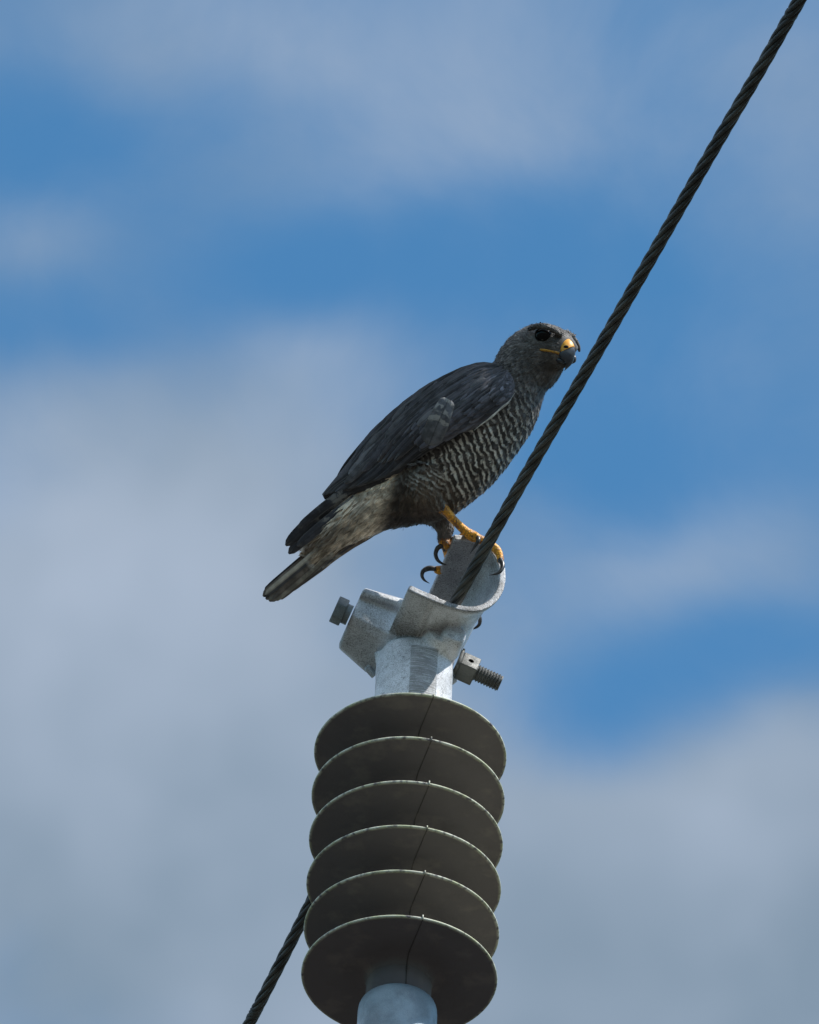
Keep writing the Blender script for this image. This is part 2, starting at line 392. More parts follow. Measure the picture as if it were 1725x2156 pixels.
rs = [np.array([cyl(r, z, SEAM-0.02), cyl(r+1.2, z, SEAM-0.02), cyl(r+1.2, z, SEAM+0.02), cyl(r, z, SEAM+0.02)]) for r, z in ((67.4, zb-20), (67.8, zb-78))]
v2, f2 = rings(rs); mm.add(v2, f2)
make('core', mm.arr(), mm.f, M_RUB, ins, attrs={'rim': ('FLOAT', np.zeros(mm.n)), 'seam': ('FLOAT', np.r_[np.zeros(len(v)), np.ones(len(v2))])})
zg = -(OI[2])/KI + 4
v, f = lathe([(20, zb-71), (60, zb-71), (67, zb-71.5), (73, zb-74), (78, zb-79), (81, zb-87), (82, zb-98), (82, zb-420), (80, zb-440), (80, zg)], 96)
make('metal_post', v, f, M_PIPE, ins)

# ------------------------------------------------------------------ cast clamp (drawing frame)
a_ = np.array([.917, -.399, 0]); a_ /= np.linalg.norm(a_)
c_ = np.array([.282, .649, .705]); c_ -= a_*a_.dot(c_); c_ = nrm(c_)
n_ = -np.cross(a_, c_)
P0 = A(862.7, 1234, -57)
def Q(al, be, ga): return P0 + al*a_ + be*n_ + ga*c_
def to_w(v): return H(v)
Zv = np.array([math.sin(ROLL)*math.sin(ELEV)*0 + math.sin(ROLL)*math.cos(ELEV), math.cos(ROLL)*math.cos(ELEV), -math.sin(ELEV)])  # world up in frame
# exact: world Z expressed in (R,U,-F)
Zv = np.array([R[2], U[2], -F[2]]); Xv = np.array([R[0], U[0], -F[0]]); Yv = np.array([R[1], U[1], -F[1]])
OIp = A(864, 1590, 0)
solids = []
# neck
def ncyl(r, z, phi): return OIp + Zv*z + Xv*(r*math.sin(phi)) - Yv*(r*math.cos(phi))
ang = np.linspace(0, 2*math.pi, 48, endpoint=False)
solids.append(rings([np.array([ncyl(r, z, p) for p in ang]) for r, z in ((82, 10), (81, 60), (81, 150), (81, 200), (82, 235), (78, 262), (68, 280), (50, 292))]))
# flat machined pad on the neck
pd = []
for z in (12, 236):
    rr = 84.0
    o = [ncyl(rr, z, p) for p in np.linspace(rad(-6), rad(34), 7)] + [ncyl(60, z, p) for p in np.linspace(rad(34), rad(-6), 7)]
    pd.append(np.array(o))
solids.append(rings(pd))
# C hook
CP = np.array([(0,0),(35,-2),(71,-2),(99,1),(126,8),(150,24),(168,54),(175,92),(170,132),(156,166),(132,192),(106,204),(80,200),(46,184)], float)
cp = spline(CP, 6)
def hook(th0, th1, g0, g1, steps, k0=1.0):
    rs = []
    for i in range(steps+1):
        g = g0+(g1-g0)*i/steps
        k = np.interp(-g, [0, 12, 26, 60, 100, 200], [1.0, 0.96, 0.87, 0.80, 0.74, 0.70])
        q = cp.copy(); m_ = q[:, 0] > 90; q[m_, 0] = 90+(q[m_, 0]-90)*k
        lo = (q[:, 1] < 90) & (q[:, 0] > 60); fade = np.clip((q[:, 0]-60)/40, 0, 1)*np.clip((90-q[:, 1])/90, 0, 1)
        q[:, 1] += (1-k)*62*fade*lo
        d = np.gradient(q, axis=0); d /= np.linalg.norm(d, axis=1)[:, None]; nn = np.stack([d[:, 1], -d[:, 0]], 1)
        th = np.interp(-g, [0, 18, 40, 200], [th0, th0, th1, th1])
        outer = q+nn*th*0.75; inner = q-nn*th*0.35
        ring = np.vstack([outer, inner[::-1]])
        rs.append(np.array([Q(x, y, g) for x, y in ring]))
    return rings(rs)
solids.append(hook(13, 10, 2, -205, 26))
# tab on the floor's free side
rs = []
for g, t in ((2, 12), (-20, 15), (-50, 21), (-75, 24), (-100, 22), (-128, 19), (-136, 16)):
    rs.append(np.array([Q(-1, 1, g), Q(-2, -t*.8, g), Q(10, -t, g), Q(50, -t, g), Q(61, -t*.8, g), Q(62, 24 if g < -30 else 5, g)]))
solids.append(rings(rs))
# saddle body under the hook
def rbox(al, be, ga, n=8, e=3.2, sh=(0, 0)):
    rs = []
    for g in np.linspace(ga[0], ga[1], 9):
        u = 2*(g-ga[0])/(ga[1]-ga[0])-1; k = (1-abs(u)**4)**0.25*0.12+0.88
        if abs(u) > .99: k = .86
        t = np.linspace(0, 2*math.pi, 32, endpoint=False); ca, sa = np.cos(t), np.sin(t)
        x = (al[0]+al[1])/2+sh[0]*(g-ga[0])+(al[1]-al[0])/2*k*np.sign(ca)*np.abs(ca)**(2/e); y = (be[0]+be[1])/2+sh[1]*(g-ga[0])+(be[1]-be[0])/2*k*np.sign(sa)*np.abs(sa)**(2/e)
        rs.append(np.array([Q(x[i], y[i], g) for i in range(32)]))
    return rings(rs)
solids.append(rbox((100, 152), (-30, 20), (-66, -132), e=2.6))
solids.append(tube([ncyl(0, 215, 0), ncyl(0, 255, 0)+a_*10, Q(98, -8, -150), Q(102, 6, -90)], [72, 70, 54, 36], 28))
# bolt housing on the left
L0, L1 = (766, 1238), (711, 1361); C0, C1 = (847, 1261), (770, 1416); E0, E1 = (925, 1290), (850, 1440)
prof = [(0,-62),(0.0,-20),(0.01,2),(0.05,10),(0.11,9),(0.15,0),(0.19,-1),(0.25,10),(0.34,25),(0.45,33),(0.56,28),(0.7,14),(0.85,0),(0.97,-14),(1.0,-28),(1.0,-62),(.7,-80),(.3,-80)]
rs = []
for (t0, t1, sc, dw) in ((L0, L1, .90, 0), ((769, 1238.5), (713.5, 1365), .97, 0), ((774, 1240), (718, 1370), 1, 0), (C0, C1, 1.05, -2), (E0, E1, 1.0, -6)):
    T_ = np.array(t0); B_ = np.array(t1); mid = (T_+B_)/2
    rs.append(np.array([A(*(mid+(T_+(B_-T_)*t-mid)*(sc if t0 == L0 else 1)), -190+w*sc+dw) for t, w in prof]))
solids.append(rings(rs))
# fillets and small bosses
solids.append(tube([A(800, 1372, -170), A(806, 1400, -160), A(808, 1440, -130)], [12, 14, 8], 14))
solids.append(tube([A(772, 1406, -200), A(789, 1424, -200)], [7, 8], 10))
solids.append(tube([A(930, 1405, -190), A(951, 1440, -200)], [20, 16], 14))
v, f, _ = remesh(solids, 2.0, 7, 0.5)
padm = np.zeros(len(v)); d_ = v-OIp; hh = d_@Zv; aa = np.degrees(np.arctan2(d_@Xv, -(d_@Yv)))
padm[(hh < 238) & (aa > -7) & (aa < 35) & (np.hypot(d_@Xv, d_@Yv) > 76) & (np.hypot(d_@Xv, d_@Yv) < 87)] = 1
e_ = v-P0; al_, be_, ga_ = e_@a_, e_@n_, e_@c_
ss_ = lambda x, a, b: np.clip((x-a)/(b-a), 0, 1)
grm_shade = ss_(al_, -6, 0)*(1-ss_(al_, 60, 68))*(1-ss_(be_, -6, 2))*(be_ > -27)*ss_(ga_, -142, -132)*(1-ss_(ga_, -6, 0))*(0.35+0.65*ss_(-ga_, 40, 110))
grm_shade = np.maximum(grm_shade, 0.75*ss_(ga_, -9, -2)*(be_ < 120))
grm_shade = np.maximum(grm_shade, 0.60*ss_(be_, 60, 130)*(ga_ < -4)); grm_shade = np.maximum(grm_shade, 0.40*ss_(-al_, 2, 20))  # shade painted into the hook's upper plate and the bolt housing
clamp = make('clamp', to_w(v), f, M_CAST, ins, attrs={'pad': ('FLOAT', padm), 'grime_shade': ('FLOAT', grm_shade)})
# facet of scraped metal is in the casting; keeper rods inside the hook
mm = M()
for al, be, r_, g0 in ((44, 13, 6, -22), (58, 14, 8, -30), (76, 12, 7, -20)):
    q = [Q(al-2, be+6, g0-70), Q(al, be+3, g0-26), Q(al+1, be, g0)]
    mm.add(*tube(q, [r_, r_, r_*.8], 14))
make('keeper_rods', to_w(mm.arr()), mm.f, M_BOLT, clamp)

# bolt, washer, nut, thread
b_ = nrm(np.array([.911, -.411, 0])); p_ = np.array([b_[1], -b_[0], 0]); w_ = np.array([0, 0, 1.0])
def prism(c0, c1, r, n, rot, seg=None):
    t = np.arange(n)/n*2*math.pi+rot
    rs = [np.array([c+r*(math.cos(x)*p_+math.sin(x)*w_) for x in t]) for c in (c0, c1)]
    return rings(rs)
hb = A(715, 1286.3, -172)
bolt = M()
v, f = prism(hb-b_*11.5, hb+b_*11.5, 30, 6, 0)
bh = make('bolt_head', to_w(v), f, M_BOLT, clamp, auto=2.2*AK)
v, f = prism(hb+b_*11, hb+b_*24, 22, 28, 0)
make('washer', to_w(v), f, M_BOLT, clamp, auto=1.2*AK)
nc = hb+b_*296
v, f = prism(nc-b_*19, nc+b_*19, 31.5, 4, rad(11))
me = raw_mesh(to_w(v)-np.array(parent_loc[clamp.name]), f)
# drilled hole in the nut's upper face
fn = nrm(math.cos(rad(11+225))*p_+math.sin(rad(11+225))*w_)
cands = [nrm(math.cos(rad(11+45+90*i))*p_+math.sin(rad(11+45+90*i))*w_) for i in range(4)]
up = max([c for c in cands if c[2] > 0.1], key=lambda c: c[1])
q0 = nc+up*12; q1 = nc+up*40
hv, hf = tube([q0, (q0+q1)/2, q1], [6.2]*3, 16, 2)
hm = raw_mesh(to_w(hv)-np.array(parent_loc[clamp.name]), hf); hm.materials.append(M_HOLE)
ho = bpy.data.objects.new('cut', hm); col.objects.link(ho)
me.materials.append(M_NUT); me.materials.append(M_HOLE)
me = evald(me, [('BEVEL', dict(width=2.4*AK, segments=3, limit_method='ANGLE')), ('BOOLEAN', dict(operation='DIFFERENCE', object=ho, solver='EXACT'))])
bpy.data.objects.remove(ho); sm_by_angle(me); me.name = 'nut'
nut = bpy.data.objects.new('nut', me); col.objects.link(nut); nut.parent = clamp
# threaded shank
rs = []; t0 = 285; t1 = 372; pit = 6.5; n = int((t1-t0)/pit*6)
for i in range(n+1):
    x = t0+(t1-t0)*i/n; th = np.linspace(0, 2*math.pi, 28, endpoint=False)
    ph = (x/pit+th/(2*math.pi)) % 1.0; tri = 1-np.abs(2*ph-1)
    r = 15.2+3.6*tri
    if x > t1-3: r = np.minimum(r, 16.5)
    c = hb+b_*x
    rs.append(np.array([c+r[j]*(math.cos(th[j])*p_+math.sin(th[j])*w_) for j in range(28)]))
v, f = rings(rs); o = make('threaded_end', to_w(v), f, M_NUT, clamp, smooth=False)
# lock washer scraps beside the nut
mm = M(); mm.add(*tube([nc-b_*24+p_*(-30), nc-b_*22+p_*0+w_*25, nc-b_*24+p_*28], [4, 5, 4], 10))
mm.add(*tube([nc-b_*20-p_*20, nc-b_*24-p_*36], [3, 2.5], 8))
make('lock_washer', to_w(mm.arr()), mm.f, M_NUT, clamp)

# ------------------------------------------------------------------ cable
def cable():
    pts2 = [(1760,-134,1),(1683,0,1),(1597,152.5,1),(1495.7,325,1),(1279,703.8,1),(1098,1017.6,1),(1030,1140,1),(970,1248,1),(925,1330,1),(850,1480,1),(740,1725,1),(626,1957.6,1),(530,2146,1),(455,2290,1)]
    pts = [np.append(P(x, y, -74+(1256-y)*1.12), 0) for x, y, _ in pts2]
    pts = [(p[:3]) for p in pts]
    dA, dB = nrm(pts[0]-pts[2]), nrm(pts[-1]-pts[-3])
    pts = [pts[0]+dA*3.2, pts[0]+dA*1.6]+pts+[pts[-1]+dB*1.6+np.array([0, 0, .01]), pts[-1]+dB*3.2+np.array([0, 0, .04])]
    c = spline(pts, 30)[:, :3]
    seg = np.linalg.norm(np.diff(c, axis=0), axis=1); L = np.r_[0, np.cumsum(seg)]
    n = int(L[-1]/(0.0045)); s = np.linspace(0, L[-1], n)
    c = np.stack([np.interp(s, L, c[:, i]) for i in range(3)], 1)
    ker = np.ones(21)/21; cp_ = np.stack([np.convolve(np.pad(c[:, i], 10, mode='edge'), ker, 'valid') for i in range(3)], 1)
    cp_[:11] = c[:11]; cp_[-11:] = c[-11:]; c = cp_
    t = np.gradient(c, axis=0); t /= np.linalg.norm(t, axis=1)[:, None]
    ref = np.array([0, 0, 1.0]); e1 = ref-t*(t@ref)[:, None]; e1 /= np.linalg.norm(e1, axis=1)[:, None]; e2 = np.cross(t, e1)
    Rr = 13.6*S*0.985; rs_ = Rr*0.345; ro = Rr-rs_; pitch = 306*S
    mm = M(); sg = 12
    for k in range(6):
        th = 2*math.pi*(s/pitch+k/6)
        cc = c+ro*(np.cos(th)[:, None]*e1+np.sin(th)[:, None]*e2)
        tt = np.gradient(cc, axis=0); tt /= np.linalg.norm(tt, axis=1)[:, None]
        f1 = np.cos(th)[:, None]*e1+np.sin(th)[:, None]*e2; f1 -= tt*np.sum(f1*tt, 1)[:, None]; f1 /= np.linalg.norm(f1, axis=1)[:, None]
        f2 = np.cross(tt, f1); rr = []
        a = np.linspace(0, 2*math.pi, sg, endpoint=False)
        for i in range(n): rr.append(cc[i]+rs_*1.04*(np.outer(np.cos(a), f1[i])+np.outer(np.sin(a), f2[i])))
        mm.add(*rings(rr))
    rr = [c[i]+ro*0.75*(np.outer(np.cos(a), e1[i])+np.outer(np.sin(a), e2[i])) for i in range(n)]
    mm.add(*rings(rr))
    o = make('power_cable', mm.arr(), mm.f, M_CABLE)
    o['label'] = 'thick dark twisted wire cable running diagonally through the metal clamp'; o['category'] = 'cable'
cable()

# ------------------------------------------------------------------ hawk
feet = H(A(985, 1140, WB))[0]
hawk = thing('hawk', feet, 'dark grey hawk with barred belly and yellow legs perched on the metal clamp', 'bird')
def HB(v): return H(v, WB)
# torso, neck and head: stations along the spine (top, bottom, depth centre, half depth)
ST = [((640,1150),(648,1168),0,5),((660,1120),(680,1172),0,15),((700,1070),(724,1146),0,30),((765,1003),(800,1118),0,46),((835,925),(868,1105),0,62),
      ((893,862),(930,1092),2,76),((950,812),(985,1062),4,84),((1003,780),(1042,1012),6,86),((1030,768),(1090,950),6,80),((1044,758),(1124,896),6,70),
      ((1052,742),(1140,850),6,60),((1066,721),(1150,824),7,52),((1088,700),(1168,806),9,48),((1116,685),(1180,790),12,47),((1146,681),(1186,779),16,45),
      ((1174,688),(1188,768),20,36),((1196,702),(1192,760),22,26),((1210,718),(1200,752),22,17),((1218,732),(1210,746),20,9)]
st = spline([list(t)+list(b)+[w, h] for t, b, w, h in ST], 5)
rs = []
for q in st:
    T_ = A(q[0], q[1], q[4]); B_ = A(q[2], q[3], q[4]); c = (T_+B_)/2; e = (T_-B_)/2
    t = np.linspace(0, 2*math.pi, 56, endpoint=False)
    rs.append(c+np.outer(np.cos(t), e)+np.outer(np.sin(t), [0, 0, max(q[5], 3)]))
body_parts = [rings(rs)]
# thighs
near_leg = [([ (905,985,40),(898,1020,48),(908,1046,52),(926,1062,50),(936,1073,46)], [44,38,29,15,8])]
far_leg = [([ (900,1010,-40),(905,1060,-40),(925,1090,-32),(936,1110,-26),(934,1130,-22),(934,1142,-20)], [50,42,24,19,12.5,9.5])]
for pts, rr in near_leg+far_leg: body_parts.append(tube([A(*p) for p in pts], rr, 18, 6))
# brow ridges and lores
body_parts.append(tube([A(1114,696,50),A(1132,689,60),A(1150,690,65),A(1168,698,62),A(1183,709,53)], [2.5,4.6,5.6,5.2,3], 12))
body_parts.append(tube([A(1190,700,10),A(1207,713,4),A(1217,728,2),A(1221,741,4)], [6,6.5,5.5,2.5], 12))
body_parts.append(tube([A(1165,765,40),A(1182,768,42),A(1194,764,44)], [11,10,6], 12))
# bare legs and toes
toes = [
 [(932,1068,48),(941,1079,46),(957,1096,38),(974,1113,28),(988,1124,16),(1000,1131,8)], [8.5,8.8,7.6,8.0,9.6,10.5],
 [(996,1129,8),(1016,1138,6),(1032,1146,10),(1046,1158,18),(1053,1172,26),(1054,1182,32)], [9.5,8.2,7.6,8.0,6.6,6.6],
 [(992,1128,8),(1002,1129,20),(1007,1134,26)], [8.5,7.5,5.8],
 [(992,1126,4),(980,1126,-16),(968,1134,-34)], [8.5,7.2,6],
 [(934,1136,-20),(936,1146,-18),(932,1152,-14)], [9.8,11,8],
 [(938,1146,-22),(950,1140,-34),(962,1138,-40)], [9.5,8.5,8],
 [(938,1148,-30),(942,1166,-60),(944,1178,-82)], [8,7,6.5],
 [(958,1196,-84),(940,1200,-80),(926,1201,-72),(917,1199,-66)], [7,8,8.6,6.4],
 [(992,1262,-120),(1002,1280,-105),(1008,1298,-90)], [7.2,7.2,5.8]]
bare = M()
for i in range(0, len(toes), 2):
    pts = np.array([A(*p) for p in toes[i]]); v, f = tube(pts, [q*1.18 for q in toes[i+1]], 14, 6)
    body_parts.append((v, f)); bare.add(v, f)
bv, bf, bn = remesh(body_parts, 1.7, 5, 0.5)
tree = BVHTree.FromPolygons([tuple(p) for p in bv], bf)
def surf(x, y, off=0.0):
    h = tree.ray_cast(Vector((x, -y, 900)), Vector((0, 0, -1)))
    return np.array(h[0])+np.array([0, 0, off]), np.array(h[1])
# bare-skin faces: near the toe tubes
kb = bare.arr()
def near_bare(p):
    m_ = np.zeros(len(p), bool); reg = (p[:, 1] < -1062) & (p[:, 0] > 905)
    idx = np.where(reg)[0]
    for i in range(0, len(idx), 2000):
        ii = idx[i:i+2000]; d = ((p[ii][:, None, :]-kb[None])**2).sum(2).min(1); m_[ii] = d < 5.5**2
    m_ &= ~((p[:, 0] < 955) & (p[:, 1] > -1134) & (p[:, 2] < 5))
    return m_
isbare = near_bare(bv)

# colour fields over the plumage, in the hawk's own frame
def gs(x, y, x0, y0, sx, sy, rot=0.0):
    dx, dy = x-x0, y-y0; c, s = math.cos(rad(rot)), math.sin(rad(rot)); u, v = dx*c+dy*s, -dx*s+dy*c
    return np.exp(-0.5*((u/sx)**2+(v/sy)**2))
def sst(v, a, b): t = np.clip((v-a)/(b-a), 0, 1); return t*t*(3-2*t)
def fields(p):
    x, y, w = p[:, 0], -p[:, 1], p[:, 2]
    n = len(x); base = np.tile(np.array([0.066, 0.058, 0.053]), (n, 1))
    s = ((x-600)*0.74+(1190-y)*0.67)                      # distance up the body from the vent end
    def blend(m_, c): 
        nonlocal base; base = base*(1-m_[:, None])+np.array(c)*m_[:, None]
    head = sst(s, 640, 720); blend(head, (0.092, 0.085, 0.078))
    blend(np.clip(gs(x, y, 1095, 735, 40, 30)*.5, 0, 1), (0.13, 0.122, 0.11))
    blend(np.clip(gs(x, y, 1158, 748, 34, 10, -5)*.5, 0, 1), (0.12, 0.11, 0.10))
    blend(np.clip(gs(x, y, 1165, 775, 22, 12)*.8, 0, 1), (0.045, 0.036, 0.030))
    blend(np.clip(gs(x, y, 1172, 712, 16, 12)*.45, 0, 1), (0.035, 0.033, 0.030))
    under = sst(-s, -200, -120)*1.0
    vent = np.clip(gs(x, y, 850, 1065, 45, 45)*1.2, 0, 1); blend(vent, (0.036, 0.027, 0.020))
    belly = np.clip(gs(x, y, 960, 1040, 60, 60), 0, 1)*.6; blend(belly, (0.040, 0.034, 0.028))
    thigh = np.clip(gs(x, y, 905, 1035, 32, 34)*1.3, 0, 1)*(w > 0); blend(thigh*.8, (0.125, 0.088, 0.060))
    fart = np.clip(gs(x, y, 938, 1108, 26, 28)*1.2, 0, 1)*(w < 15); blend(fart*.9, (0.14, 0.125, 0.11))
    pale = sst(-(x+0.25*(y-1050)), -835, -800); blend(pale*.95, (0.64, 0.53, 0.40))
    blend(np.clip(gs(x, y, 700, 1128, 60, 18, -35)*.7, 0, 1), (0.17, 0.13, 0.10))
    blend(np.clip(gs(x, y, 650, 1165, 40, 16, -40)*.5, 0, 1), (0.12, 0.09, 0.07))
    # barring strength and phase
    bar = 0.95*gs(x, y, 1010, 945, 62, 48, -40)+0.95*gs(x, y, 950, 985, 30, 30)+0.36*gs(x, y, 1085, 900, 45, 62)+0.55*gs(x, y, 1000, 1025, 60, 50)
    bar = np.clip(bar, 0, 1)
    thb = np.clip(gs(x, y, 895, 1018, 30, 22)*1.3, 0, 1)*(w > 0); bar = np.maximum(bar*(1-thb*.4), thb*.75)
    bar = np.maximum(bar, 0.08*sst(s, 560, 600)*(1-sst(s, 640, 700)))
    bar *= (1-vent*.8)*(1-pale)*(1-fart)*(1-head)
    ph1 = (x*0.86-y*0.36)/12.5; ph2 = (x*0.50+y*-0.85)/10.5
    ph = np.where(thb > .45, ph2, ph1)
    return base, bar, ph
def flow(p):
    x, y, w = p[:, 0], -p[:, 1], p[:, 2]
    f = np.tile(np.array([-.74, -.67, 0.0]), (len(x), 1))
    d = np.stack([x-1212, -(y-732), w*0.6-20], 1); d /= np.linalg.norm(d, axis=1)[:, None]
    h = sst((x-600)*.74+(1190-y)*.67, 600, 700)[:, None]; f = f*(1-h)+d*h
    th = np.clip(gs(x, y, 912, 1040, 34, 40)*1.5, 0, 1)[:, None]*(y > 985)[:, None]; f = f*(1-th)+np.array([.25, -.97, 0])*th
    fl = np.clip(gs(x, y, 935, 1105, 30, 34)*1.5, 0, 1)[:, None]; f = f*(1-fl)+np.array([.1, -1, 0])*fl
    return f

class Plumes:
    def __init__(s): s.v = []; s.f = []; s.fu = []; s.n = 0
    def grid(s, pts, uv, nu, nv, r):
        o = s.n; s.v.append(pts); s.n += len(pts); s.fu.append(np.c_[uv, np.full(len(uv), r)])
        for j in range(nv-1):
            for i in range(nu-1):
                a = o+j*nu+i; s.f.append((a, a+1, a+nu+1, a+nu))
body_f = Plumes()
# sample feather roots over the skin
tri_c = np.array([bv[list(q)].mean(0) for q in bf]); tri_n = np.array([bn[list(q)].mean(0) for q in bf])
ar = np.array([np.linalg.norm(np.cross(bv[q[1]]-bv[q[0]], bv[q[2]]-bv[q[0]])) for q in bf])
fb = np.array([isbare[list(q)].any() for q in bf])
xx, yy = tri_c[:, 0], -tri_c[:, 1]; sax = (xx-600)*.74+(1190-yy)*.67
size = np.where(sax > 690, 8.5, np.where(sax > 600, 11.0, 15.0)); size = np.where((sax < 230) & (xx > 690), 26.0, size); size = np.where(yy > 1085, np.minimum(size, 11 if False else 26), size)
legm = (yy > 1000) & (np.abs(xx-925) < 45) & (sax < 560); size = np.where(legm, 9.5, size)
size = np.where((np.hypot(xx-1190, yy-735) < 50), 5.0, size); size = np.where((xx > 1100) & (yy < 712), 4.6, size)
wgt = ar/size**2*(~fb)*np.where(size > 20, 5.0, 1.0)
NF = 17000
pick = rng.choice(len(bf), NF, p=wgt/wgt.sum())
us = np.array([-1, -.5, 0, .5, 1.0]); vs = np.array([0, .3, .62, .86, 1.0]); wp_ = np.array([.55, .92, 1.0, .72, .22])
UU = np.tile(us, len(vs)); VV = np.repeat(vs, len(us)); WWp = np.repeat(wp_, len(us))
fl_all = flow(tri_c)
for k in pick:
    c = tri_c[k]+rng.normal(0, .6, 3); N = nrm(tri_n[k]); T_ = fl_all[k]+rng.normal(0, .10, 3); T_ = T_-N*T_.dot(N)
    if np.linalg.norm(T_) < .05: continue
    T_ = nrm(T_); Sd = np.cross(N, T_); sz = size[k]*rng.uniform(.85, 1.25)
    if np.hypot(c[0]-1143, -c[1]-706) < 15 and c[2] > 20: continue
    if abs(-c[1]-(737+(c[0]-1137)*.19)) < 4 and 1135 < c[0] < 1178 and c[2] > 20: continue
    if (1182 < c[0] < 1216 and 712 < -c[1] < 775 and c[2] > 25) or c[0] > 1210: continue
    Ln = sz*1.55; W_ = sz*(.16 if size[k] > 20 else .46); lift = rng.uniform(.03, .15)*(.6 if size[k] < 9 else 1)*(.4 if size[k] < 6 else 1); Ln *= (1.35 if size[k] > 20 else 1)
    r = rng.uniform()
    tipcut = (np.abs(UU)*(.18))*VV
    pts = c+np.outer(Ln*(VV-tipcut), T_)+np.outer(W_*UU*WWp, Sd)+np.outer(-1.0+Ln*VV*lift-W_*.28*UU**2+rng.uniform(0, .6), N)
    body_f.grid(pts, np.c_[UU, VV], 5, 5, r)
# loose barbs: fine tapering wisps that break up the outline and the feather edges
wgt2 = ar*(~fb)*np.where(sax > 640, 1.6, 1.0)*np.where(legm, 3.0, 1.0)
for k in rng.choice(len(bf), 12000, p=wgt2/wgt2.sum()):
    c = tri_c[k]; N = nrm(tri_n[k]); T_ = fl_all[k]+rng.normal(0, .22, 3); T_ = T_-N*T_.dot(N)
    if np.linalg.norm(T_) < .05 or (np.hypot(c[0]-1143, -c[1]-706) < 19 and c[2] > 15): continue
    if 1170 < c[0] < 1216 and 708 < -c[1] < 775 and c[2] > 15: continue
    if c[0] > 1214 or (c[0] < 690 and sax[k] < 230): continue
    T_ = nrm(T_); Sd = np.cross(N, T_); L_ = rng.uniform(.7, 1.5)*(min(size[k], 13)+2); hw = rng.uniform(.35, .7); lf = rng.uniform(.05, .30)
    v3 = np.array([0, .5, 1.0]); pts = []
    for vq in v3:
        for uq in (-1, 1): pts.append(c+T_*L_*vq+Sd*uq*hw*(1-vq*.9)+N*(1.2+L_*lf*vq-L_*.12*vq*vq)+Sd*vq*vq*rng.normal(0, 1.0))
    body_f.grid(np.array(pts), np.array([(-.3, .4), (.3, .4), (-.3, .6), (.3, .6), (-.3, .8), (.3, .8)]), 2, 3, rng.uniform(.1, 1))
fv = np.vstack(body_f.v); ffu = np.vstack(body_f.fu)
allv = np.vstack([bv, fv]); allf = list(bf)+[tuple(i+len(bv) for i in q) for q in body_f.f]
cbase, cbar, cph = fields(allv)
fu = np.vstack([np.tile([.3, .5, .35], (len(bv), 1)), ffu])
midx = [1 if fb[i] else 0 for i in range(len(bf))]+[0]*len(body_f.f)
make('body', HB(allv), allf, None, hawk, mats=[M_PLUME, M_LEG], midx=midx, fixn=False,
     attrs={'cb': ('FLOAT_COLOR', np.c_[cbase, np.ones(len(cbase))]), 'bar': ('FLOAT', cbar), 'ph': ('FLOAT', cph), 'fu': ('FLOAT_VECTOR', fu), 'pc': ('FLOAT_VECTOR', allv)})

